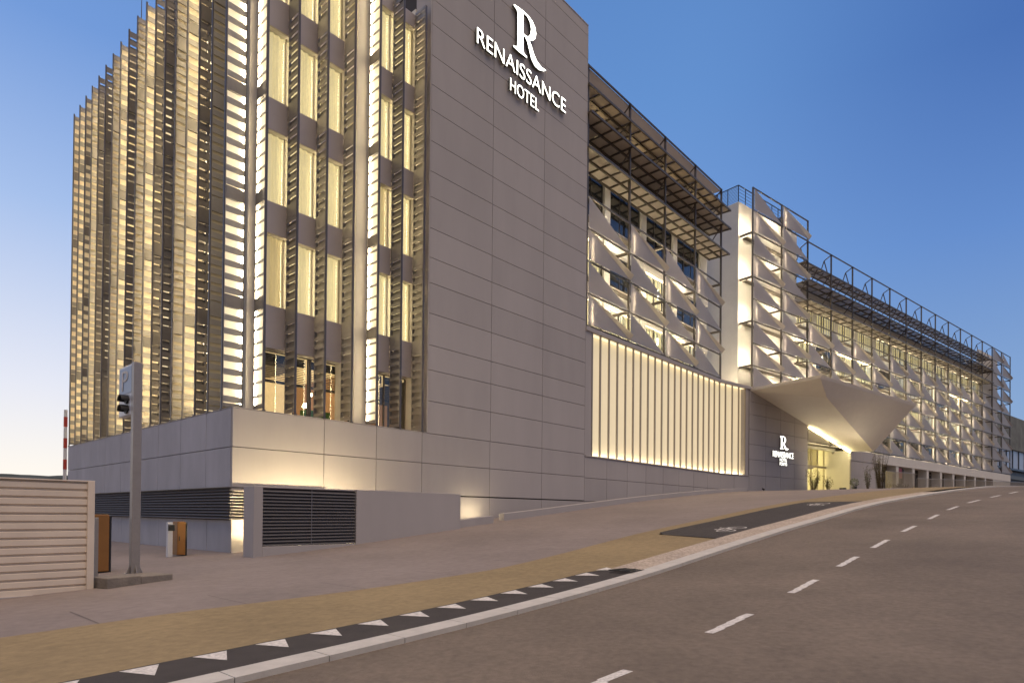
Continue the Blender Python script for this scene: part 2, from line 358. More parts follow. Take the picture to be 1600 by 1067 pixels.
# --- louvre band on the base
b = MB(tL)
for k in range(10):
    z = -.24+.098*k; b.poly([(.0, .10, z), (19, .10, z), (19, .0, z+.075), (.0, .0, z+.075)]); b.poly([(.0, .10, z), (19, .10, z), (19, .09, z-.012), (.0, .09, z-.012)])
b.box(0, 19, -.05, -.02, -.27, .74); b.box(0, 19, -.02, .13, .742, .76)
b.build('louvre_band', 'grille', H)
b = MB(tA)
for k in range(10):
    z = -.24+.098*k; b.poly([(-.10, .10, z), (3.2, .10, z), (3.2, .0, z+.075), (0, .0, z+.075)]); b.poly([(-.1, .10, z), (3.2, .10, z), (3.2, .09, z-.012), (-.1, .09, z-.012)])
b.box(0.02, 3.2, -.05, -.02, -.27, .74); b.build('louvre_band', 'grille', H)
# --- upper wall with the sign (u 7.95..18.93)
zj = [3.25]
for k in range(7):
    for h in (1.32, 1.24, .97): zj.append(zj[-1]+h if len(zj) < 19 else zj[-1]+h)
zj = [3.25, 4.58, 5.85, 6.87, 8.17, 9.42, 10.46, 11.67, 12.95, 14.0, 15.25, 16.53, 17.57, 18.78, 20.07, 21.1, 22.3, 23.6, 24.63, 25.9, 26.45]
b = MB(tA); panels(b, 0, [7.95, 11.62, 15.3, 18.93], zj, 0, .1)
b.build('sign_wall', 'conc', H)
b = MB(tA); b.box(7.97, 18.91, -18, -.102, 3.25, 26.43); b.build('wall_core', 'joint', H)
b = MB(tA); b.box(7.93, 18.95, -18.02, .02, 26.452, 26.5); b.box(7.9, 7.95, -.95, -.0, 3.28, 26.45); b.box(18.93, 18.96, -1.7, 0, 9.9, 26.45); b.build('wall_coping', 'conc', H)
# --- recessed walls behind the fins
V0 = -.75
b = MB(tA)
bays = [(1.45, 2.02), (2.15, 3.12), (3.3, 4.24), (4.45, 4.86), (5.60, 6.42), (6.68, 7.55)]
bays = [(1.04, 2.12), (2.12, 3.22), (3.22, 4.34), (4.50, 4.92), (5.44, 6.55), (6.55, 7.68)]
edges = [.75]+[x for p in bays for x in p]+[7.9]
for i in range(0, len(edges), 2):
    if edges[i+1]-edges[i] < .01: continue
    b.box(edges[i], edges[i+1], V0-.4, V0, 3.28, 20.9)      # piers
b.box(4.30, 4.5, V0-.4, V0+.002, 3.28, 20.9) if False else None
b.build('corner_wall', 'white', H)
for k in range(1, 6):
    F = 3.25+ST*k
    z0 = F-.86 if k > 1 else 5.55
    for i, (x0, x1) in enumerate(bays):
        if i == 3: continue
        MB(tA).box(x0, x1, V0-.03, V0+.03, z0, F+.22 if k < 5 else 20.6).build('spandrel_panel', 'spandrel', H)
for k in range(1, 6):
    F = 3.25+ST*k; b = MB(tA)
    z0 = F-.86 if k > 1 else 5.55
    for i, (x0, x1) in enumerate(bays):
        b.box(x0, x1, V0-.4, V0-.032, z0+.01, F+.21 if k < 5 else 20.6)
    b.build('floor_edge', 'white', H)
# window kit -------------------------------------------------------------
def make_window(width, height, mull, kind, parent=None, strip=True, framemat='frame', t=.05, mw=.03):
    f = MB()
    f.box(0, width, .03, .09, 0, t).box(0, width, .03, .09, height-t, height).box(0, t, .03, .09, t, height-t).box(width-t, width, .03, .09, t, height-t)
    for x in mull: f.box(x-mw, x+mw, .03, .09, t, height-t)
    fo = f.build('window', framemat, parent)
    MB().box(t, width-t, .055, .06, t, height-t).build('pane', 'glass' if kind != 'dark' else 'darkglass', fo)
    if kind != 'dark':
        c = MB(); n = max(10, int(width/.03)); xs = [.0+(width+.12)*i/n for i in range(n+1)]
        ya = [.14+.028*math.sin(i*.95)+.016*math.sin(i*.37+width*3) for i in range(n+1)]
        for i in range(n): c.poly([(xs[i], ya[i], .02), (xs[i+1], ya[i+1], .02), (xs[i+1], ya[i+1], height+.6), (xs[i], ya[i], height+.6)])
        c.build('curtain', {'lit': 'curtain', 'lit2': 'curtainbright'}.get(kind, 'curtaindim'), fo)
        if strip: MB().box(.05, width-.05, .065, .085, height-.02, height+.02).build('strip_light', 'ledwin', fo)
    return fo
wins = {}
for k in range(1, 5):
    F = 3.25+ST*k
    for i, (x0, x1) in enumerate(bays):
        kind = 'lit'
        if i == 3: kind = 'dim'
        if (k, i) in ((1, 0), (2, 4)): kind = 'dim2'
        key = (i, kind)
        if key not in wins:
            wins[key] = make_window(x1-x0, 2.5, [] if i != 2 else [.36], 'lit' if kind == 'lit' else 'dim', H, strip=(i != 3), framemat='framelight', t=.022, mw=.07)
            o = wins[key]
        else: o = copy_tree(wins[key], H)
        setlocal(o, tA, x0, V0-.14, F+.23, 0)
# ground floor glazing and lounge behind it
b = MB(tA)
b.box(1.18, 7.6, V0-.36, V0-.30, 3.28, 3.33)
for x in (1.18, 3.15, 3.24, 4.86, 5.5, 6.5, 6.98, 7.56): b.box(x, x+.06, V0-.36, V0-.3, 3.33, 5.5)
gf = b.build('lounge_window', 'frame', H)
MB(tA).box(1.2, 7.6, V0-.335, V0-.33, 3.33, 5.5).build('pane', 'glass', gf)
b = MB(tA)
for x0, x1 in ((1.2, 3.14), (3.3, 4.9), (5.55, 6.5), (6.6, 7.55)):
    for k in range(13): b.box(x0, x1, V0-.47, V0-.42, 4.62+.063*k, 4.64+.063*k)
    b.box(x0, x1, V0-.47, V0-.42, 4.48, 4.58)
    b.box(x0, x1, V0-.48, V0-.46, 5.2, 5.5)
b.build('blinds', 'frame', H)
b = MB(tA); b.box(1.0, 5.3, -6.2, -6.1, 3.28, 5.52); b.build('lounge_wall', 'roomwall', H)
b = MB(tA); b.box(.95, 7.9, -6.2, -1.3, 5.52, 5.56); b.box(.95, 7.9, -6.2, -1.2, 3.2, 3.26); b.build('lounge_ceiling', 'ceil', H)
b = MB(tA)
for k in range(12): b.box(5.42+.2*k, 5.57+.2*k, -2.6, -2.5, 3.28, 4.6)
b.box(5.35, 5.41, -6.1, -1.3, 3.28, 5.5); b.build('lounge_screen', 'woodwall', H)
b = MB(tA); n = 28
ring = [(2.3+.85*math.cos(2*math.pi*i/n), -3.2+1.5*math.sin(2*math.pi*i/n)) for i in range(n)]
b.slab([(x, y, 5.22) for x, y in ring], (0, 0, .28)); b.build('ceiling_ring', 'frame', H)
b = MB(tA); b.cyl((4.25, -2.8, 4.55), (4.25, -2.8, 4.66), .09, .09); b.cyl((4.4, -3.4, 4.2), (4.4, -3.4, 4.36), .12, .05); b.cyl((6.1, -2.2, 3.5), (6.1, -2.2, 3.58), .06, .06)
b.build('lounge_lamps', 'bulb', H)
b = MB(tA); b.box(3.9, 5.0, -2.9, -2.5, 3.28, 3.95); b.build('lounge_planter', mat('lounge_green', (.05, .14, .03), .8, var=.5, scale=9), H)
# --- side wall behind the left fins
b = MB(tL)
piers = [(1.15+4.4*k, 1.75+4.4*k) for k in range(5)]
b.box(.75+.4, 19.3, -1.15, -.75-.36, 3.28, 20.6)
for w0 in [1.151]+[1.75+4.4*k+3.8 for k in range(4)]: b.box(w0, w0+.6, -1.11, -.75, 3.28, 20.6)
for k in range(0, 6):
    F = 3.25+ST*k; b.box(1.16, 19.3, -1.10, -.76, max(3.285, F-.8), min(20.6, F+.2))
b.build('side_wall', 'white', H)
b = MB(tL)
sw = None
for k in range(5):
    F = 3.25+ST*k
    for j in range(4):
        w0 = 1.76+4.4*j
        if sw is None:
            f = MB(lambda x, y, z: (-y, x, z))
            f.box(0, 3.78, -.03, .03, 0, .05).box(0, 3.78, -.03, .03, 2.4, 2.45)
            for x in (0, .95, 1.9, 2.85, 3.72): f.box(x, x+.06, -.03, .03, .05, 2.4)
            sw = f.build('side_window', 'frame', H)
            MB(lambda x, y, z: (-y, x, z)).box(.05, 3.72, -.09, -.07, .05, 2.4).build('curtain', 'curtain', sw)
            MB(lambda x, y, z: (-y, x, z)).box(.1, 3.68, -.02, .015, 2.452, 2.48).build('strip_light', 'wash', sw)
            o = sw
        else: o = copy_tree(sw, H)
        o.location = tL(w0, -.93, F+.22 if k else F+.12); o.rotation_euler = (0, 0, 0)
# --- fins: two leaves of horizontal slats between edge posts, a solid band at every floor
def fin_mesh(kind, hgt=17.3, wd=.70):
    rnd = random.Random(kind*11+3); post = MB(); sl_ = MB(); band = MB()
    post.box(-.03, .03, -.035, .0, -.02, hgt)                 # outer post
    post.box(-.02, .02, -wd, -wd+.03, .05, hgt-.1)
    post.box(-.05, .05, -.05, .02, -.07, -.02)
    sl_.box(-.05, .05, -wd+.03, -wd+.05, .05, hgt-.1); band.box(-.03, .03, -wd+.051, -wd+.056, .1, hgt-.2); sl_.box(-.045, .045, -.055, -.036, .02, hgt-.02)
    z = 0.05; per = {0: .44, 1: .44, 2: .33, 3: .30}[kind]; duty = {0: .46, 1: .5, 2: .56, 3: .60}[kind]
    while z < hgt-.1:
        ph = (z+.35) % ST; 
        if ph < .52:
            h = .52-ph; band.box(-.053, .048, -wd+.052, -.056, z, z+h); z += h+.04; continue
        h = per*duty*rnd.uniform(.96, 1.04)
        sl_.box(-.05, -.032, -wd+.03, -.035, z, min(z+h, hgt))          # near leaf
        hh = h*(.35 if kind in (0, 1) else .7)
        sl_.box(.032, .05, -wd+.03, -.035, z+h*.9, min(z+h*.9+hh, hgt))   # far leaf
        if kind == 2: sl_.box(-.03, .03, -wd*.55, -wd*.45, z, z+per)
        z += per
    return post, sl_, band
tmpl = {}
def place_fin(kind, led, loc, yaw, sgn=1):
    key = (kind, led, sgn)
    if key not in tmpl:
        p, s, bd_ = fin_mesh(kind); o = s.build('louvre_fin', 'findull' if kind == 2 else 'fin', H); p.build('post', 'findark', o); bd_.build('floor_band', 'fin' if kind == 3 else 'findull', o)
        if led == 2: MB().box(-.012, .012, -.645, -.625, .1, 17.1).build('strip_light', 'ledhot', o)
        if led == 1: MB().box(-.030*sgn-.006, -.030*sgn+.006, -.695, -.683, .1, 17.1).build('strip_light', 'led', o)
        if led == 3: MB().box(-.030*sgn-.006, -.030*sgn+.006, -.695, -.683, .1, 17.1).build('strip_light', 'leddim', o)  # hidden strip added to brighten the neighbouring fins
        if kind in (0, 1): MB().box(-.030*sgn-.004, -.030*sgn+.004, -.66, -.06, .12, 17.1).build('diffuser', 'diffhot' if led == 2 else ('diffdim' if led == 0 or sgn > 0 else 'diff'), o)  # glowing sheet added inside the fin to brighten the slat gaps
        if kind == 3 and sgn < 0: MB().box(-.030*sgn-.004, -.030*sgn+.004, -.66, -.06, .12, 17.1).build('diffuser', 'diffdim', o)  # dim glowing sheet likewise added behind the slats
        if kind == 2: MB().box(-.030*sgn-.004, -.030*sgn+.004, -.64, -.44, .12, 17.1).build('diffuser', 'diffhot', o)  # narrow glowing sheet added for bright patches between slats
        if led == 4: MB().box(-.09*sgn-.008, -.09*sgn+.008, -.62, -.604, .1, 17.1).build('strip_light', 'led', o)
        tmpl[key] = o
    else: o = copy_tree(tmpl[key], H)
    o.location = loc; o.rotation_euler = (0, 0, yaw)
    return o
for k in range(7):
    kind = (1, 3, 3, 3, 1, 3, 3)[k]; led = 2 if k in (0, 4) else 3
    x, y, z = tA(1.01+1.108*k, 0, 3.33); place_fin(kind, led, (x, y, z), math.pi, 1)   # local -y is outward -> rotate so wd goes inwards
for k in range(18):
    kind = (0, 3, 2, 0, 3, 2, 2, 0, 3, 2, 0, 3, 2, 2, 3, 0, 1, 0)[k]; led = 2 if k == 0 else (4 if k in (2, 6, 9, 13) else (1 if kind == 0 else (0 if kind == 3 else 3)))
    x, y, z = tL(.87+1.08*k, 0, 3.33); place_fin(kind, led, (x, y, z), math.pi/2, -1)
# --- middle block: backlit slat wall
def slatwall(tf, us, zt, zb, vb=-.42):
    b = MB(tf)
    for u in us: b.box(u-.045, u+.045, -.09, -.0, zb+.0, zt)
    return b
usA = [19.62, 20.42, 21.3, 22.17, 23.06, 23.93, 24.8, 25.68, 26.55, 27.43, 28.3, 29.17, 30.04, 30.9, 31.77, 32.64, 33.5, 34.4, 35.3, 36.2]
o = slatwall(tA, usA, 9.95, 3.2).build('wall_slats', 'framelight', H)
o = slatwall(tW, [.72, 1.62, 2.5, 3.4], 9.95, 3.2).build('wall_slats', 'framelight', H)
b = MB(tA); b.box(18.96, 36.28, -.5, -.42, 3.2, 10.0); b.build('slat_backing', 'backlit', H)
b = MB(tW); b.box(0, 3.9, -.5, -.42, 3.2, 10.0); b.build('slat_backing', 'backlit', H)
b = MB(tA); b.box(18.96, 19.55, -.41, -.02, 3.2, 9.95); b.build('slat_end_panel', 'conc', H)
b = MB(tW); b.box(3.42, 3.9, -.41, -.04, 3.2, 9.95); b.build('slat_end_panel', 'conc', H)
b = MB(tA); b.box(18.96, 36.30, -1.7, .06, 9.95, 10.16); b.box(18.96, 36.30, -.5, .05, 3.125, 3.2); b.build('slat_wall_sills', 'conc', H)
b = MB(tW); b.box(.02, 4.4, -1.5, .06, 9.95, 10.16); b.box(.02, 3.95, -.5, .05, 3.125, 3.2); b.build('slat_wall_sills', 'conc', H)
for tf, u0, u1 in ((tA, 19.6, 36.2), (tW, .05, 3.4)):
    b = MB(tf); b.box(u0, u1, -.34, -.28, 3.21, 3.25); b.build('strip_light', 'slatled', H)
    b = MB(tf); b.box(u0, u1, -.40, -.12, 9.92, 9.94); b.build('strip_light', 'slattop', H)
# --- wall behind the middle triangles
b = MB(tA)
VM = -1.6
b.box(18.96, 37.5, VM-.3, VM-.1, 10.16, 24.2)
for F in (10.16, 13.62, 17.15): b.box(18.96, 37.5, VM-.1, VM, F, F+.42)
b.box(18.96, 37.5, VM-.1, VM, 12.6, 13.62); b.box(18.96, 37.5, VM-.1, VM, 16.2, 17.15); b.box(18.96, 37.5, VM-.1, VM, 20.0, 24.2)
for k in range(5): b.box(19.1+4.33*k-.5+(0 if k else .5), 19.1+4.33*k+.12, VM-.09, VM+.10, 10.17, 19.99)
b.build('middle_wall', 'white', H)
wm = {}
def put_window(tf, u, z, yaw, kind, wd, ht, vv, mull):
    key = (kind, wd, ht, round(mull[1], 1))
    if key not in wm: wm[key] = o = make_window(wd, ht, mull, kind, H, strip=(kind == 'lit2'), framemat='frame')
    else: o = copy_tree(wm[key], H)
    setlocal(o, tf, u, vv, z, yaw); return o
for r, z in enumerate((10.58, 14.04, 17.57)):
    for k in range(4):
        kind = ('lit2', 'lit2', 'dark')[r]
        if (r, k) in ((1, 1), (1, 3)): kind = 'dark'
        put_window(tA, 19.1+4.33*k+.2, z, 0, kind, 3.55, 2.0 if r < 2 else 2.4, VM+.02, [1.15, 2.3])
# --- wing and tower walls (frame W)
VW = -1.6
P0 = 4.45; PS = 4.466
b = MB(tW)
b.box(4.2, 13.6, -10, -1.21, 9.9, 25.3)                   # tower body
b.box(3.9, 21.8, -1.2, -1.0, 10.0, 10.1)
b.build('tower_wall', 'white', H)
b = MB(tW)
b.box(13.6, 66.9, VW-.3, VW-.1, 6.4, 20.9); b.box(66.9, 75.7, VW-.3, VW-.0, 6.4, 24.2); b.box(13.6, 66.9, -9, VW-.3, 20.7, 20.9); b.box(75.4, 75.7, -10, VW-.3, 2, 24.1)
for z0, z1 in ((6.4, 6.95), (9.1, 10.5), (12.6, 14.05), (16.2, 17.5), (19.35, 20.9)): b.box(13.6, 66.9, VW-.1, VW, z0, z1)
for k in range(2, 15): b.box(P0+PS*k-.55, P0+PS*k+.1, VW-.09, VW+.08, 6.95, 19.34)
b.build('wing_wall', 'white', H)
for r, z in enumerate((6.97, 10.52, 14.07, 17.52)):
    for k in range(2, 14):
        rnd = random.Random(r*31+k*7)
        kind = 'lit2' if r == 3 or rnd.random() < .38 else ('dim' if rnd.random() < .3 else 'dark')
        if r == 0: kind = 'dark'
        put_window(tW, P0+PS*k+.18, z, dl, kind, 3.68, 2.0 if r < 3 else 1.8, VW+.02, [1.2, rnd.choice((1.6, 2.0, 2.4))] if kind == 'lit2' else [1.2, 2.5])
for z in (10.62, 14.1, 17.6):
    b = MB(tA); b.box(19.3, 36.3, -1.35, -1.31, z-.42, z-.39); b.build('strip_light', 'wash', H)  # fill strip added to brighten the wall and panel backs
    b = MB(tA); b.box(19.2, 36.4, -1.6, -1.22, z-.46, z-.43); b.box(19.2, 36.4, -1.25, -1.22, z-.43, z-.36); b.build('light_ledge', 'steel', H)  # screen added to hide the fill strip from below
for z in (6.75, 10.3, 13.85, 17.35):
    b = MB(tW); b.box(13.7, 66.7, -1.35, -1.31, z-.05, z-.02); b.build('strip_light', 'wash', H)  # same added fill along the wing wall
    b = MB(tW); b.box(13.6, 66.8, -1.6, -1.22, z-.09, z-.06); b.box(13.6, 66.8, -1.25, -1.22, z-.06, z+.01); b.build('light_ledge', 'steel', H)  # added screen hiding the wing fill strip
for z in (12.0, 15.5, 19.0, 22.5):
    b = MB(tW); b.box(4.9, 13.3, -.95, -.92, z, z+.03); b.build('strip_light', 'washsoft', H)  # softer fill strip added for the tower wall
    b = MB(tW); b.box(4.8, 13.4, -1.2, -.84, z-.04, z-.01); b.box(4.8, 13.4, -.87, -.84, z-.01, z+.06); b.build('light_ledge', 'steel', H)  # added screen hiding the tower fill strip
b = MB(tW); b.box(1.2, 3.6, -1.15, -.9, 10.18, 10.26); b.build('floodlight', 'flood', H)  # lamp added to brighten the tower flank
# --- folded sunshade panels
RZ = 1.765
def tri_meshes(wd, hot):
    b = MB(); A, B_, D_ = (.08, 0, RZ-.06), (.08, 0, .05), (wd-.10, 0, .05)
    if hot: E = (wd-.02, -.28, .34); Dd = (wd-.12, -.10, .05)
    else: E = (wd-.30, .62, .98); Dd = (wd-.10, 0, .05)
    t = (0, .012, 0)
    b.slab([A, B_, Dd], t); c = MB(); c.slab([A, (Dd[0], Dd[1]-.001, Dd[2]), E], t)
    return b, c
tris = {}
count = 0; extra = MB()
def put_tri(tf, u, z, yaw, wd, hot, stuff=False):
    global count
    key = (round(wd, 2), hot)
    if stuff:
        b, c_ = tri_meshes(wd, hot); o_ = len(b.v); b.v += c_.v; b.f += [[i+o_ for i in f] for f in c_.f]; x0, y0, z0 = tf(u, .0, z); c, s = math.cos(yaw), math.sin(yaw); off = len(extra.v)
        extra.v += [(x0+x*c-y*s, y0+x*s+y*c, z0+zz) for x, y, zz in b.v]; extra.f += [[i+off for i in f] for f in b.f]
        return
    if key not in tris:
        b1, b2 = tri_meshes(wd, hot); o = b1.build('sunshade_panel', 'perf', H); b2.build('folded_edge', 'lip', o)
        if hot: MB().box(.44, .47, .065, .08, .12, RZ-.48).build('strip_light', 'ledtri', o)
        tris[key] = o
    else: o = copy_tree(tris[key], H)
    setlocal(o, tf, u, 0, z, yaw); count += 1
cells = []
for r in range(4):
    for c in range(4): cells.append((tA, 19.1+4.33*c, 17.33-RZ*(r+1), 0, 4.33, (r+c) % 2 == 1))
for r in range(9):
    for c in range(2): cells.append((tW, P0+PS*c, 26.05-RZ*(r+1), dl, PS, (r+c) % 2 == 1))
for r in range(6):
    for c in range(2, 14): cells.append((tW, P0+PS*c, 17.18-RZ*(r+1), dl, PS, (r+c) % 2 == 0))
for r in range(10):
    for c in (14, 15): cells.append((tW, P0+PS*c, 24.24-RZ*(r+1), dl, PS, (r+c) % 2 == 0))
def tri_dist(c):
    p = c[0](c[1], 0, c[2]); return p[0]
hid = [c for c in cells if c[0] is tW and 4 < c[1] < 22.5 and c[2] < 9.8-((c[1]-4) if c[1] > 13 else 0)*0]
vis = [c for c in cells if c not in hid]
vis.sort(key=tri_dist)
for i, c in enumerate(vis): put_tri(*c, stuff=(i >= 100))
for c in hid: put_tri(*c, stuff=True)
tag(extra.build('sunshade_panel_rows', 'perf', H), kind='stuff')
# --- steel frame of the triangles
def frame_part(tf, posts, z0, z1, rows, stubs, name='facade_frame', brackets=True):
    b = MB(tf)
    for u in posts: b.box(u-.05, u+.05, -.16, -.04, z0, z1)
    for z in rows: b.box(posts[0]+.05, posts[-1]-.05, -.13, -.05, z-.045, z+.045)
    for i, u in enumerate(posts):
        for j, z in enumerate(rows):
            if (i+j) % 2 == 0 and z < 24: b.box(u-.09, u+.09, stubs, -.16, z-.06, z+.06)
    b.build(name, 'steel', H)
postsA = [19.1+4.33*k for k in range(5)]
rowsA = [17.33-RZ*k for k in range(5)]
frame_part(tA, postsA, 10.17, 24.5, rowsA, VM)
frame_part(tA, postsA, 24.1, 24.49, [24.46], -1.0)
postsT = [P0+PS*k for k in range(3)]
frame_part(tW, postsT, 9.9, 26.1, [26.05-RZ*k for k in range(10)], -1.2)
postsW = [P0+PS*k for k in range(2, 15)]
frame_part(tW, postsW, 6.5, 24.3, [17.18-RZ*k for k in range(7)], VW)
frame_part(tW, postsW, 24.1, 24.28, [24.25], -.7)
frame_part(tW, [P0+PS*k for k in (14, 15, 16)], 6.5, 24.3, [24.24-RZ*k for k in range(11)], VW)
# --- sunshade canopies and their trusses
def canopy(tf, u0, u1, vo, vi, z, step, blade=False, name='sunshade_canopy'):
    b = MB(tf)
    if blade:
        n = int((u1-u0)/.42)
        for k in range(n):
            u = u0+(u1-u0)*k/n; b.slab([(u, vo, z), (u+.50, vo, z+.06), (u+.50, vi, z+.06), (u, vi, z)], (0, 0, .02))
        o = b.build(name, 'blade', H)
    else:
        n = int((u1-u0)/step)
        for k in range(n):
            ua, ub_ = u0+(u1-u0)*k/n, u0+(u1-u0)*(k+1)/n
            for va, vb in ((vo, (vo+vi)/2+.03), ((vo+vi)/2-.03, vi)): b.box(ua+.03, ub_-.03, min(va, vb), max(va, vb), z+.06, z+.075)
        o = b.build(name, 'canopysheet', H)
    b = MB(tf); n = int((u1-u0)/step)
    for k in range(n+1): u = u0+(u1-u0)*k/n; b.box(u-.035, u+.035, vi, vo, z-.04, z+.055)
    for v in (vo-.02, (vo+vi)/2, vi+.03): b.box(u0-.04, u1+.04, v-.045, v+.045, z-.06, z+.058)
    b.build('canopy_purlins', 'steel', o)
    return o
canopy(tA, 19.0, 37.7, .10, -1.5, 23.3, 1.08)
canopy(tA, 19.0, 37.4, .25, -1.5, 21.75, 1.08)
canopy(tA, 19.0, 37.4, .15, -1.5, 19.85, 1.08)
b = MB(tA); b.box(19.1, 36.4, -.75, -.15, 24.36, 24.40); b.build('frame_soffit', 'perf', H)
b = MB(tA)
for u in postsA[1:]:
    for (p, q) in (((u, -.1, 23.3), (u-.9, -1.4, 21.8)), ((u, -.1, 21.8), (u-.9, -1.4, 23.2)), ((u, -.1, 21.8), (u, -1.5, 23.3)), ((u, -.1, 24.4), (u, -1.5, 23.3)), ((u-1.2, -1.5, 23.2), (u-.4, -1.5, 21.8)), ((u-.4, -1.5, 23.2), (u-1.2, -1.5, 21.8)), ((u+.0, -.1, 21.7), (u, -1.5, 19.9))):
        b.beam(p, q, .06)
b.build('canopy_truss', 'steel', H)
b = MB(tA)
for k in range(4): b.box(19.1+4.33*k+2.2, 19.1+4.33*k+3.0, -1.5, -1.46, 22.2, 22.6)
b.build('soffit_light', 'softlight', H)
canopy(tW, 13.5, 67.0, -.15, -1.55, 22.45, 1.49, blade=True)
canopy(tW, 13.5, 67.0, .10, -1.45, 20.85, 1.49, blade=True)
canopy(tW, 13.5, 67.0, .10, -1.45, 19.1, 1.49, blade=True)
b = MB(tW)
for u in postsW[:-1]+[67.0]:
    for (p, q) in (((u, -.1, 24.25), (u, -.75, 23.9)), ((u, -.75, 23.9), (u, -1.1, 22.9)), ((u, -.75, 23.9), (u+.5, -.6, 22.6)), ((u, -.15, 22.4), (u, -1.5, 20.95)), ((u+1.4, -.3, 22.4), (u+1.0, -1.4, 20.95)), ((u+2.2, -.3, 22.4), (u+2.6, -1.4, 20.95)), ((u+3.4, -.3, 22.4), (u+3.0, -1.4, 20.95)), ((u, -.1, 20.8), (u, -1.5, 19.2))):
        b.beam(p, q, .065)
b.build('canopy_truss', 'steel', H)
# --- tower roof railing and plant
b = MB(tW)
def rail(b, p, q, h, n, bars):
    P, Q = Vector(p), Vector(q)
    for k in range(n+1): X = P+(Q-P)*k/n; b.beam(X, X+Vector((0, 0, h)), .05)
    for j in range(bars): z = h*(j+1)/bars; b.beam(P+Vector((0, 0, z)), Q+Vector((0, 0, z)), .022 if j < bars-1 else .06)
rail(b, (4.25, -1.25, 25.3), (4.25, -8, 25.3), 1.35, 7, 12)
rail(b, (4.25, -1.25, 25.3), (13.5, -1.25, 25.3), 1.35, 9, 5)
b.build('roof_railing', 'steelblue', H)
b = MB(tW); b.box(4.9, 6.2, -6.5, -3.2, 25.32, 26.0); b.box(11.6, 13.3, -2.6, -1.5, 25.32, 26.45); b.build('roof_plant', 'steelblue', H)
# antenna on the low roof
b = MB(tL); b.box(.8, 19.25, -16, -1.2, 20.4, 20.56); b.build('roof_slab', 'conc', H)
b = MB(tL); b.cyl((12.3, -1.0, 20.5), (12.3, -1.0, 23.9), .03, .012, 6); b.build('antenna', 'steel', H)
# --- entrance wing base
b = MB(tW)
panels(b, 0, [-.02, 1.88, 3.96], [1.2, 1.98, 3.12], 0, .1)
panels(b, 0, [3.97, 6.41, 8.75, 11.05, 13.38], [1.2, 3.22, 4.45, 5.65, 6.83, 8.0, 9.0, 9.88], 0, .1)
b.build('entrance_wall', 'conc', H)
b = MB(tW); b.box(3.98, 13.37, -1.0, -.102, 1.0, 9.87); b.box(4.2, 13.37, -1.2, -.3, 8, 9.9); b.build('wall_core', 'joint', H)
b = MB(tW)
panels(b, 0, [21.85, 24.6, 27.6], [1.6, 3.9, 5.42], 0, .1); panels(b, 0, [21.85, 24.6, 27.6], [5.44, 6.48], .03, .13)
b.build('porch_side_wall', 'conc', H)
b = MB(tW); b.box(27.6, 75.7, -1.5, .03, 5.5, 6.48)
for u in (28.85, 33.25, 37.8, 42.1, 46.5, 50.9, 55.2, 59.4, 63.8): b.box(u-.32, u+.32, -.9, -.02, 1.8, 5.5)
b.box(67.2, 75.7, -3, -.02, 2.6, 5.5); b.box(21.87, 27.6, -1.6, -.11, 1.6, 6.4)
b.build('wing_base', 'white', H)
b = MB(tW); b.box(21.86, 22.3, -6.2, -.1, 1.6, 6.2); b.box(21.86, 22.3, -6.3, -1.75, 6.2, 8.0); b.build('porch_return_wall', 'white', H)
shops = None
us_ = [27.6, 28.53, 33.57, 38.12, 42.42, 46.82, 51.22, 55.52, 59.72, 64.12]
ue_ = [28.5, 32.93, 37.48, 41.78, 46.18, 50.58, 54.88, 59.08, 63.48, 67.2]
for i, (u0, u1) in enumerate(zip([28.5]+us_[2:], ue_[1:])):
    u0 = 29.2 if i == 0 else u0
    wd = 3.72
    if shops is None:
        f = MB(); f.box(0, wd, -.04, .04, 0, .08).box(0, wd, -.04, .04, 3.2, 3.3)
        for x in (0, 1.0, 1.9, 2.8, wd-.07): f.box(x, x+.07, -.04, .04, .08, 3.2)
        f.box(.08, wd-.08, -.03, .03, 2.5, 2.56)
        shops = f.build('shopfront', 'framelight', H); MB().box(.07, wd-.07, -.005, .005, .08, 3.2).build('pane', 'darkglass' , shops)
        o = shops
    else: o = copy_tree(shops, H)
    setlocal(o, tW, u0, -.95, 2.2+.028*(u0-27), dl)
# porch interior
b = MB(tW)
b.box(13.38, 13.44, -6.2, -.1, 1.6, 8.0); b.build('porch_return_wall', 'white', H)
b = MB(tW); VP = -2.4
for u in (13.5, 14.9, 16.3, 17.6, 18.9, 20.2, 21.5): b.box(u-.05, u+.05, VP-.05, VP+.05, 2.1, 8)
b.box(13.45, 21.85, VP-.07, VP+.07, 4.75, 4.95); b.box(13.45, 18.9, VP-.05, VP+.25, 4.55, 4.75)
ep = b.build('entrance_door', 'framelight', H)
MB(tW).box(13.5, 21.8, VP-.01, VP+.01, 2.1, 7.9).build('pane', 'glass', ep)
b = MB(tW)
for i in range(60):
    u = 13.7+i*.125; b.box(u, u+.045, VP-.5, VP-.46, 4.95, 7.8)
for i in range(24): b.box(13.6, 20, VP-.46, VP-.44, 4.97+i*.12, 5.0+i*.12)
b.build('porch_screen', 'framelight', H)
b = MB(tW); b.box(13.44, 21.86, -6.4, -6.3, 1.6, 8.2); b.build('lobby_wall', mat('lobby_wall', (.6, .5, .2), .8, var=.3, scale=1.2, emis=(1, .80, .32), es=2.6), H)  # wall itself glows in place of lobby lamps
b = MB(tW); b.box(13.5, 21.8, -6.3, VP, 2.05, 2.12); b.build('lobby_floor', 'white', H)
b = MB(tW); b.box(13.45, 21.85, -6.29, -.15, 8.0, 8.1); b.box(9, 26, -6.9, -6.45, 1.5, 10); b.build('lobby_ceiling', 'white', H)
b = MB(tW)
for (u, h) in ((14.8, 1.5), (16.5, 1.9), (17.1, 1.4), (18.3, 1.7)): b.box(u, u+.35, -4.4, -4.2, 2.1, 2.1+h)
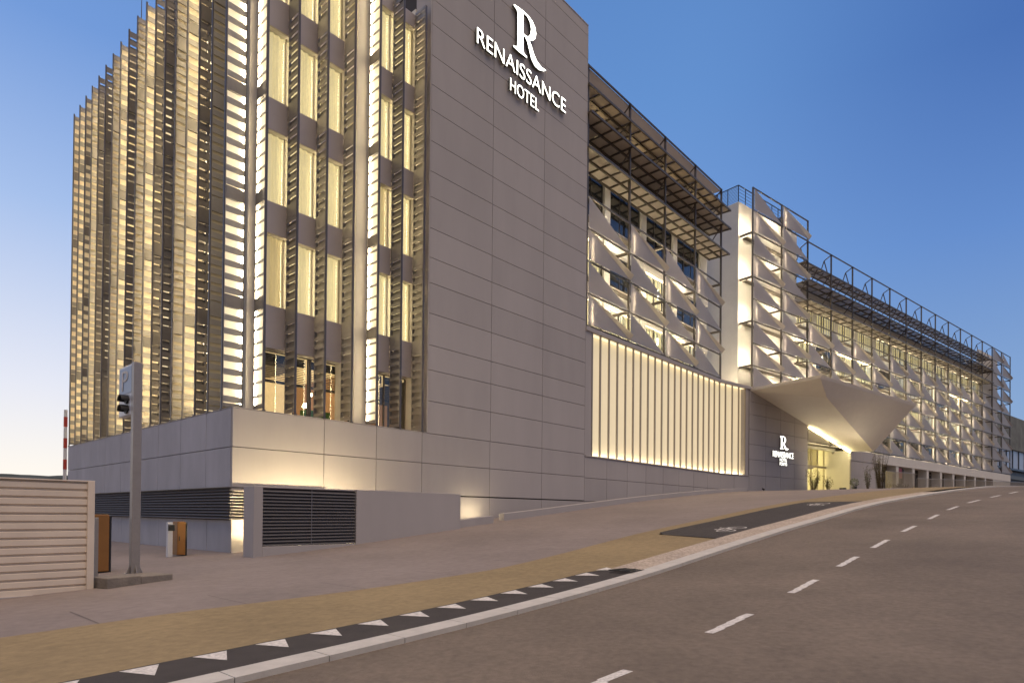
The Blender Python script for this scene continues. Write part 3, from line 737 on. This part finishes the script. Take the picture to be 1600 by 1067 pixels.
b.build('lobby_furniture', 'bark', H)
# faceted entrance canopy
T, Mm, Rr, Xx, Pp, Bb, Cc = (4.15, 0, 9.85), (4.2, 5.4, 9.95), (21.8, 5.5, 9.95), (21.8, 2.08, 6.12), (21.83, 0.02, 6.3), (13.40, 0.02, 7.98), (6.9, 4.65, 8.95)
T0, Mt, Rt, Bt = (4.1, -.2, 10.05), (4.1, 5.5, 10.17), (21.9, 5.6, 10.17), (21.9, -.2, 10.05)
b = MB(tW)
b.poly([T, Mm, Cc]); b.poly([T, Cc, Bb]); b.poly([Cc, Pp, Bb]); b.poly([Mm, Rr, Cc]); b.poly([Cc, Rr, Xx]); b.poly([Cc, Xx, Pp])
b.poly([T0, Mt, Rt, Bt]); b.poly([T, T0, Mt, Mm]); b.poly([Mm, Mt, Rt, Rr]); b.poly([Rr, Rt, Bt, Pp, Xx])
b.build('entrance_canopy', 'canopysoffit', H)
b = MB(tW); b.beam((13.5, .0, 7.84), (21.7, .0, 6.20), .035, .035); b.build('strip_light', 'entled', H)
# ------------------------------------------------------------------ SIGNS
def text_mesh(txt, size, ext=.05, space=1.0):
    c = D.curves.new('t', 'FONT'); c.body = txt; c.size = size; c.extrude = ext; c.space_character = space; c.offset = -size*.008
    o = D.objects.new('t', c); COL.objects.link(o); dg = bpy.context.evaluated_depsgraph_get()
    me = D.meshes.new_from_object(o.evaluated_get(dg)); D.objects.remove(o); return me
def emblem_mesh(out, inn, ext):
    c = D.curves.new('e', 'CURVE'); c.dimensions = '2D'; c.fill_mode = 'BOTH'; c.extrude = ext
    for pts in (out, inn):
        s = c.splines.new('POLY'); s.points.add(len(pts)-1); s.use_cyclic_u = True
        for q, (x, y) in zip(s.points, pts): q.co = (x, y, 0, 1)
    o = D.objects.new('e', c); COL.objects.link(o); dg = bpy.context.evaluated_depsgraph_get()
    me = D.meshes.new_from_object(o.evaluated_get(dg)); D.objects.remove(o); return me
OUT = [(12.76, 23.74), (13.05, 23.80), (13.45, 23.84), (13.80, 23.83), (14.08, 23.74), (14.28, 23.55), (14.36, 23.27), (14.30, 22.98), (14.10, 22.75), (13.88, 22.62), (14.02, 22.45), (14.20, 22.15), (14.45, 21.90), (14.80, 21.80), (15.14, 21.84), (14.95, 21.68), (14.60, 21.54), (14.28, 21.56), (14.02, 21.78), (13.86, 22.15), (13.70, 22.50), (13.55, 22.62), (13.43, 22.63), (13.43, 21.88), (13.50, 21.76), (13.70, 21.71), (13.70, 21.63), (13.22, 21.61), (12.76, 21.63), (12.76, 21.71), (12.96, 21.76), (13.03, 21.88), (13.03, 23.45), (12.96, 23.60), (12.76, 23.67)]
INN = [(13.43, 23.74), (13.70, 23.73), (13.90, 23.58), (13.99, 23.28), (13.94, 22.98), (13.78, 22.76), (13.60, 22.71), (13.43, 22.72)]
def fit(me, x0, x1, z0, z1):
    xs = [v.co.x for v in me.vertices]; ys = [v.co.y for v in me.vertices]
    a, b_, c, d = min(xs), max(xs), min(ys), max(ys)
    for v in me.vertices:
        x = x0+(v.co.x-a)/(b_-a)*(x1-x0); z = z0+(v.co.y-c)/(d-c)*(z1-z0); v.co = (x, -v.co.z, z)
def letter_part(name, me, parent, depth):
    me.materials.clear(); me.materials.append(M['letters']); me.materials.append(M['letterside'])
    for p in me.polygons: p.material_index = 0 if p.normal.y < -.8 else 1
    o = D.objects.new(name, me); COL.objects.link(o); o.parent = parent; o.location = (0, -depth, 0); return o
def sign(name, base, yaw, lab, em, lines, ext):
    E_ = empty(name, base, yaw); tag(E_, lab, 'sign')
    me = emblem_mesh(OUT, INN, ext); fit(me, *em); me.update(); letter_part('emblem', me, E_, ext+.05)
    for txt, bx in lines:
        me = text_mesh(txt, 1, ext); fit(me, *bx); me.update(); letter_part('lettering', me, E_, ext+.05)
    return E_
base = AW(10.36, 0)
sign('wall_sign', (base.x, base.y, 19.6), YAW_A, 'large white backlit emblem and hotel name high on the blank grey wall', (2.38, 4.80, 2.04, 4.22),
     [('RENAISSANCE', (0, 6.42, .96, 1.66)), ('HOTEL', (2.18, 4.26, 0, .59))], .06)
base = K + d2*7.26
sign('entrance_sign', (base.x, base.y, 4.21), YAW_W, 'small white backlit emblem and hotel name on the wall left of the lit entrance', (1.12, 2.52, 1.33, 2.44),
     [('RENAISSANCE', (0, 3.33, .66, 1.14)), ('HOTEL', (1.1, 2.26, .34, .60)), ('PORTO', (1.1, 2.26, 0, .26))], .05)
# ------------------------------------------------------------------ low walls and vent enclosure in front of the base
def drape_wall(name, u0, u1, v0, v1, h0, h1, m, label, cat, st=.8):
    pm = AW((u0+u1)/2, (v0+v1)/2); zb = g(pm.x, pm.y)-.3; b = MB(); us = rng(u0, u1, st); rows = []
    for u in us:
        h = h0+(h1-h0)*(u-u0)/(u1-u0); row = []
        for v, top in ((v0, 0), (v1, 0), (v1, 1), (v0, 1)):
            p = AW(u, v); row.append(b.pt((p.x-pm.x, p.y-pm.y, (g(p.x, p.y)+(h if top else -.3))-zb)))
        rows.append(row)
    b.f.append(rows[0][::-1]); b.f.append(rows[-1])
    for i in range(len(rows)-1):
        for k in range(4): b.f.append([rows[i][k], rows[i+1][k], rows[i+1][(k+1) % 4], rows[i][(k+1) % 4]])
    o = b.build(name, m, loc=(pm.x, pm.y, zb), bevel=.012); tag(o, label, cat); return o
drape_wall('low_wall', 7.76, 9.9, 1.55, 1.9, .30, .30, 'conc', 'short low concrete kerb wall beside the vent enclosure', 'low wall')
drape_wall('low_wall', 10.9, 37.5, 1.25, 1.55, .30, .22, 'conc', 'long low concrete kerb wall climbing the slope towards the entrance', 'low wall', 1)
E_ = empty('vent_enclosure', (*AW(-.33, 2.2).xy, -1.45), YAW_A)
tag(E_, 'grey concrete enclosure with a dark louvred vent in front of the hotel base', 'vent enclosure')
te = lambda u, v, z: (u+.33, -(v-2.2), z+1.45)
b = MB(te); b.box(-.33, -.06, 1.55, 2.2, -1.7, .725); b.box(3.1, 7.75, 1.95, 2.2, -1.7, .735); b.box(-.06, 3.1, 1.55, 2.198, -1.7, -1.02); b.box(-.06, 3.1, 1.55, 2.17, .68, .727)
b.build('concrete_wall', 'conc', E_, bevel=.01)
b = MB(te)
for k in range(17):
    z = -.99+.098*k; b.poly([(-.05, 2.17, z), (3.09, 2.17, z), (3.09, 2.08, z+.08), (-.05, 2.08, z+.08)]); b.box(-.05, 3.09, 2.165, 2.175, z-.012, z+.006)
b.box(1.5, 1.53, 2.07, 2.16, -1.0, .67)
b.build('louvre_grille', 'grille', E_)
b = MB(te); b.box(-.05, 3.09, 1.6, 2.06, -1.0, .67); b.build('vent_backing', 'joint', E_)
# uplights behind the enclosure and the low wall (lit fixtures on the ground)
for i, (u0, u1, zz, v, lab) in enumerate(((.3, 6.6, -.95, .75, 'long linear uplight on the ground behind the vent enclosure'), (9.6, 11.0, -.25, .55, 'short linear uplight in the gap between the low walls'), (-.05, .0, 0, 0, ''))):
    if not lab: continue
    p = AW(u0, v); e = empty('uplight', (p.x, p.y, gA((u0+u1)/2, v)-.1), YAW_A); tag(e, lab, 'uplight')
    MB().box(0, u1-u0, -.06, .06, 0, .14).build('housing', 'black', e); MB().box(.02, u1-u0-.02, -.045, .045, .142, .15).build('lens', 'uplens' if i == 0 else 'led', e)
# ------------------------------------------------------------------ LEFT: fence, parking sign, barriers
def wl(u, v): p = AW(u, v); return p
E_ = empty('corrugated_fence', (*AW(-12, 5.15).xy, -1.7), YAW_A); tag(E_, 'beige corrugated metal site fence beside the car park drive', 'fence')
b = MB(); n = 14*8; prof = []
for i in range(n+1):
    ph = (i/8) % 1; z = .08+2.16*i/n; prof.append((.022*(1 if .10 < ph < .86 else -1), z))
L_ = 7.02
for i in range(n):
    (y0, z0), (y1, z1) = prof[i], prof[i+1]
    b.poly([(0, -y0, z0), (L_-.1, -y0, z0), (L_-.1, -y1, z1), (0, -y1, z1)])
b.build('panel', 'corr', E_)
b = MB(); b.box(L_-.12, L_, -.06, .08, 0, 2.27); b.box(0, L_, .05, .1, 2.0, 2.1); b.box(0, L_-.12, -.045, .045, 2.245, 2.27); b.build('post', 'corr', E_, bevel=.008)
b = MB(); b.box(0, L_, -.10, .08, -.1, .1); b.build('plinth', 'conc', E_)
# fence return going back
o = D.objects
E_ = empty('railing_gate', (*AW(-4.85, 4.9).xy, -1.52), YAW_A); tag(E_, 'narrow grey vertical bar gate between the corrugated fence and the orange cabinet', 'gate')
b = MB()
for k in range(7): b.beam((.0+.06*k, .25*k, .12), (.06*k, .25*k, 1.3), .03)
b.build('bars', 'pole', E_)
b = MB(); b.beam((-.02, 0, 1.32), (.38, 1.55, 1.32), .05); b.beam((-.02, 0, .12), (.38, 1.55, .12), .05); b.beam((-.02, 0, 0), (-.02, 0, 1.35), .06); b.beam((.38, 1.55, 0), (.38, 1.55, 1.35), .06); b.build('frame', 'pole', E_)
p = AW(-4.9, 5.3)
E_ = empty('concrete_block', (*AW(-4.35, 5.05).xy, -1.56), YAW_A+.25); tag(E_, 'rough brown concrete footing block under the parking sign pole', 'block')
MB().box(-.58, .10, -.32, .35, 0, .22).build('slab', 'stone', E_, bevel=.02); MB().box(.105, .80, -.30, .42, -.02, .20).build('slab', 'stone', E_, bevel=.02)
# parking sign
pp = Vector((-8.22, 13.6, 0)); E_ = empty('parking_sign', (pp.x, pp.y, -1.40), YAW_A)
tag(E_, 'tall grey square pole carrying a blue and white parking sign with two black lamp hoods', 'parking sign')
b = MB(); b.box(-.085, .085, -.085, .085, 0, 4.62); b.box(-.17, .17, -.17, .17, 0, .03)
for sx, sy in ((1, 0), (-1, 0), (0, 1), (0, -1)): b.slab([(sx*.085-sy*.01, sy*.085-sx*.01, .03), (sx*.17-sy*.01, sy*.17-sx*.01, .03), (sx*.085-sy*.01, sy*.085-sx*.01, .22)], (sy*.02, sx*.02, 0))
b.build('pole', 'pole', E_, bevel=.012)
b = MB(); b.box(-.06, .08, .10, 1.02, 3.50, 4.62); bd = b.build('sign_box', 'signwhite', E_, bevel=.02)
MB().box(-.068, -.062, .15, .97, 3.99, 4.57).build('sign_face', 'signblue', bd)
me = text_mesh('P', 1, .004); fit(me, .36, .76, 4.07, 4.50); me.materials.append(M['paint'])
po = D.objects.new('lettering', me); COL.objects.link(po); po.parent = bd
for v in me.vertices: v.co = Vector((-.075+v.co.y, .56-(v.co.x-.56), v.co.z))
me.update()
b = MB()
for zc in (3.85, 3.63):
    n = 10
    for i in range(n):
        t0, t1 = math.pi*i/n, math.pi*(i+1)/n
        b.slab([(-.065, .42+.16*math.cos(t0), zc-.03+.13*math.sin(t0)), (-.22, .42+.16*math.cos(t0), zc-.03+.13*math.sin(t0)), (-.22, .42+.16*math.cos(t1), zc-.03+.13*math.sin(t1)), (-.065, .42+.16*math.cos(t1), zc-.03+.13*math.sin(t1))], (0, 0, -.01))
    b.cyl((-.065, .42, zc), (-.10, .42, zc), .10, .10, 12)
b.build('lamp_hood', 'black', bd)
MB().box(-.03, .05, .08, .12, 3.6, 4.5).build('bracket', 'pole', E_)
# barrier cabinets
def cabinet(name, u, v, w_, d_, h, lab, grp=None):
    p = AW(u, v); E = empty(name, (p.x, p.y, g(p.x, p.y)), YAW_A); tag(E, lab, 'barrier cabinet', grp)
    MB().box(0, w_, 0, d_, .04, h).build('body', 'orange', E, bevel=.015)
    MB().box(w_+.002, w_+.05, .01, d_-.01, .0, h-.03).build('side_plate', 'black', E, bevel=.01)
    MB().box(w_*.2, w_*.28, -.015, 0, h*.45, h*.58).build('handle', 'black', E)
    return E
cabinet('barrier_cabinet', -4.3, 2.1, .42, .5, 1.42, 'tall orange brown barrier cabinet behind the bar gate', 'orange barrier cabinets')
cabinet('barrier_cabinet', -1.30, -.75, .24, .4, 1.06, 'small orange brown barrier cabinet against the blue grey base wall', 'orange barrier cabinets')
p = AW(-1.58, -.72); E_ = empty('ticket_post', (p.x, p.y, g(p.x, p.y)), YAW_A); tag(E_, 'slim white ticket post with a black reader head next to the small orange cabinet', 'ticket post')
MB().box(0, .14, 0, .14, 0, 1.06).build('post', 'signwhite', E_, bevel=.01); MB().box(.0, .18, -.05, -.002, .80, .98).build('reader', 'black', E_, bevel=.01)
E_ = empty('parking_barrier', (-15.78, 21.97, g(-15.78, 21.97)), YAW_A); tag(E_, 'red and white striped barrier arm raised upright behind the corrugated fence', 'barrier')
hz = 3.51-g(-15.78, 21.97)
MB().box(-.05, .05, -.03, .03, .9, hz).build('boom', 'signwhite', E_)
b = MB(); z = hz-.25
while z > 1.5: b.box(-.053, .053, -.033, .033, z-.35, z); z -= .75
b.build('red_bands', 'red', E_)
MB().box(-.2, .2, -.17, .17, 0, 1.0).build('housing', 'orange', E_, bevel=.02)
# ------------------------------------------------------------------ RIGHT: railings, fences, shrubs, far building
def WW(u, v): return K + d2*u + n2*v
def railing(name, pts, h, sp, m, label):
    p0 = pts[0]; base = Vector((*WW(*p0).xy, 0)); base.z = g(base.x, base.y); E = empty(name, base); tag(E, label, 'railing')
    b = MB(); c = MB()
    for i in range(len(pts)-1):
        A_, B_ = WW(*pts[i]), WW(*pts[i+1]); L = (B_-A_).length; n = max(1, int(L/sp))
        for k in range(n+1):
            X = A_+(B_-A_)*k/n; z = g(X.x, X.y)-base.z; X = Vector((X.x-base.x, X.y-base.y, z))
            b.beam(X+Vector((0, 0, .02)), X+Vector((0, 0, h-.02)), .032)
        m_ = max(1, int(L/2.5))
        for k in range(m_):
            X = A_+(B_-A_)*k/m_; Y = A_+(B_-A_)*(k+1)/m_
            for zz in (.08, h): c.beam((X.x-base.x, X.y-base.y, g(X.x, X.y)-base.z+zz), (Y.x-base.x, Y.y-base.y, g(Y.x, Y.y)-base.z+zz), .045)
    b.build('bars', m, E); c.build('rails', m, E)
railing('railing', [(19.2, 4.1), (28.5, 3.2)], 1.75, .26, 'framelight', 'tall pale vertical bar railing beside the entrance planting')
railing('railing', [(28.6, 3.4), (50, 3.4), (77, 3.4)], 1.25, .34, 'framelight', 'long low pale bar railing in front of the wing terrace')
E_ = empty('timber_fence', (*WW(77.3, 3.2).xy, g(*WW(77.3, 3.2).xy)), YAW_W); tag(E_, 'yellowish timber board fence at the far right beyond the wing', 'fence')
b = MB()
for k in range(60): b.box(.4*k, .4*k+.34, -.02, .02, 0, 1.25+.05*math.sin(k*2.1))
b.build('boards', 'wood', E_)
b = MB(); b.box(0, 24, .022, .07, .3, .4).box(0, 24, .022, .07, .95, 1.05); b.build('rails', 'wood', E_)
p = WW(104, -10); E_ = empty('office_building', (p.x, p.y, 3.0), YAW_W); tag(E_, 'weathered grey concrete building with dark and pale window bands at the right edge', 'building')
MB().box(0, 40, 0, 25, 11.3, 18.2).build('upper_wall', mat('weathered_concrete', (.17, .18, .17), .9, var=.35, scale=.35, var2=.2, scale2=.1), E_)
MB().box(0, 40, .4, 25, 7.4, 11.3).build('window_band', mat('pale_window', (.33, .38, .48), .3), E_)
b = MB()
for k in range(9): b.box(4.6*k, 4.6*k+.25, .25, .5, 7.4, 18.19)
b.box(0, 40, .2, .45, 14.6, 14.8); b.box(0, 40, -.1, .3, 7.0, 7.4); b.build('mullions', 'steelblue', E_)
MB().box(0, 40, .8, 25, 0, 7.0).build('lower_wall', mat('dark_cladding', (.04, .045, .06), .5, var=.3, scale=.5), E_)
MB().box(0, 40, .3, .78, 5.2, 6.0).build('fascia', mat('dark_fascia', (.12, .14, .15), .6), E_)
# shrubs
def shrub(name, u, v, h, r, n, kindmat, label, cat='shrub', grp=None, upright=.8):
    p = WW(u, v); E = empty(name, (p.x, p.y, g(p.x, p.y))); tag(E, label, cat, grp); rnd = random.Random(int(u*100+v*17)); b = MB(); s = MB()
    stems = max(5, int(n/14))
    for i in range(stems):
        a = rnd.uniform(0, 6.28); rr = r*rnd.random()**.6; tip = Vector((rr*math.cos(a), rr*math.sin(a), h*rnd.uniform(.55, 1)))
        base_ = Vector((tip.x*.2, tip.y*.2, 0)); mid = base_.lerp(tip, .55)+Vector((0, 0, .08*h))
        s.cyl(base_, mid, .014, .009, 5); s.cyl(mid, tip, .009, .004, 5)
        for j in range(14):
            t = rnd.uniform(.25, 1); q = base_.lerp(tip, t)+Vector((rnd.gauss(0, .06), rnd.gauss(0, .06), rnd.gauss(0, .05)))
            d_ = Vector((rnd.gauss(0, 1), rnd.gauss(0, 1), rnd.gauss(upright, .6))).normalized(); L = rnd.uniform(.06, .15)*(1 if h > .8 else .7)
            sd_ = d_.cross(Vector((rnd.gauss(0, 1), rnd.gauss(0, 1), .3))).normalized()*L*.22
            b.poly([q, q+d_*L*.5+sd_, q+d_*L, q+d_*L*.5-sd_])
    b.build('foliage', kindmat, E); s.build('stems', 'bark', E); return E
G1 = 'small shrubs in front of the porch wall'
shrub('shrub', 11.6, 1.4, 1.9, .75, 420, 'leafdry', 'wispy brown grassy shrub left of the entrance doors')
shrub('shrub', 12.9, 2.0, 1.3, .5, 240, 'leafdry', 'lower tufted shrub touching the left edge of the lit entrance')
shrub('tree', 21.4, 2.8, 4.2, .8, 700, 'leafdry', 'thin climbing tree beside the bright entrance column', 'tree', upright=.4)
shrub('tree', 19.3, 2.6, 2.4, .4, 260, 'leaf', 'slender dark young tree in front of the lit porch', 'tree', upright=.4)
for i, (u, v, h) in enumerate(((22.8, 3.0, .95), (23.8, 3.2, .75), (25.0, 3.0, .8), (26.3, 3.1, .7), (27.4, 3.0, .75), (29.4, 2.8, .6))):
    shrub('shrub', u, v, h, .3, 150, 'leaf', ('%s small green shrub in the row by the tall pale railing, counted from the entrance' % ('first', 'second', 'third', 'fourth', 'fifth', 'sixth')[i]), grp=G1)
p = WW(17.0, 2.4); E_ = empty('potted_plant', (p.x, p.y, g(p.x, p.y))); tag(E_, 'round dark potted bush standing before the entrance glass', 'potted plant')
MB().cyl((0, 0, 0), (0, 0, .4), .16, .22, 14).build('pot', 'black', E_)
b = MB(); rnd = random.Random(4)
for i in range(260):
    d_ = Vector((rnd.gauss(0, 1), rnd.gauss(0, 1), rnd.gauss(0, 1))).normalized(); q = Vector((0, 0, .75))+d_*.33*rnd.random()**.3
    s_ = d_.cross(Vector((rnd.gauss(0, 1), rnd.gauss(0, 1), 1))).normalized()*.03; b.poly([q, q+d_*.05+s_, q+d_*.11, q+d_*.05-s_])
b.build('foliage', 'leaf', E_)
# terrace furniture: two small bistro tables
for u, lab in ((31.5, 'small round bistro table on the terrace nearest the entrance'), (40.2, 'small round bistro table further along the terrace')):
    p = WW(u, 1.4); E = empty('bistro_table', (p.x, p.y, g(p.x, p.y))); tag(E, lab, 'table', 'terrace tables')
    MB().cyl((0, 0, .72), (0, 0, .75), .35, .35, 16).build('tabletop', 'signwhite', E); MB().cyl((0, 0, 0), (0, 0, .72), .03, .03, 8).cyl((0, 0, 0), (0, 0, .03), .22, .2, 12).build('pedestal', 'steel', E)
p = WW(33.9, -.3); E = empty('awning_banner', (p.x, p.y, g(p.x, p.y)), YAW_W)
tag(E, 'small red hanging banner inside the second shopfront', 'banner')
MB().box(0, 1.3, -.02, .0, 1.5, 2.6).build('cloth', 'red', E); MB().cyl((0, -.01, 0), (0, -.01, 2.65), .02, .02, 6).build('pole', 'steel', E)
# distant tree line on the left
b = MB(); rnd = random.Random(9); xs = rng(-1100, -150, 4); rows = []
for i, x in enumerate(xs):
    h = 14.6+.35*math.sin(i*.21)+.3*math.sin(i*.83)+rnd.uniform(-.15, .15); rows.append([b.pt((x, 262, -4)), b.pt((x, 262, h*.9)), b.pt((x, 266, h)), b.pt((x, 300, -4))])
for i in range(len(rows)-1):
    for k in range(3): b.f.append([rows[i][k], rows[i+1][k], rows[i+1][k+1], rows[i][k+1]])
tag(b.build('hills', 'hill'), kind='structure')
for u, v, lab in ((15.0, 2.3, 'square ground light by the shrubs left of the entrance'),):  # fill light added to brighten the entrance canopy from below
    p = WW(u, v); e = empty('ground_light', (p.x, p.y, g(p.x, p.y)), YAW_W); tag(e, lab, 'ground light')
    MB().box(-.16, .16, -.16, .16, 0, .10).build('housing', 'black', e); MB().box(-.13, .13, -.13, .13, .101, .11).build('lens', 'groundlens', e); MB().box(-.24, .2, -.20, -.17, 0, .26).box(-.24, -.21, -.17, .2, 0, .26).build('glare_shield', 'black', e)  # shield added to keep the fill lens out of view
# small spotlight at the foot of the entrance wall
p = WW(5.5, .35); E = empty('ground_spotlight', (p.x, p.y, g(p.x, p.y)), YAW_W); tag(E, 'tiny black spotlight at the foot of the wall under the small sign', 'spotlight')
MB().cyl((0, 0, 0), (0, 0, .12), .02, .02, 8).build('stem', 'black', E); MB().cyl((0, -.06, .12), (0, .1, .2), .07, .06, 12).build('head', 'black', E)
# storm drain
p = AW(1.95, 13.2); E = empty('storm_drain', (p.x, p.y, gA(1.95, 13.2)+.006), YAW_A); tag(E, 'dark iron storm drain grate where the gravel strip meets the kerb', 'drain')
b = MB(); b.box(-.45, .45, -.02, .02, 0, .014).box(-.45, .45, .2, .24, 0, .014).box(-.45, .45, -.24, -.2, 0, .014)
for k in range(12): b.box(-.45+.08*k, -.42+.08*k, -.2, .2, 0, .012)
b.build('grate', 'black', E)
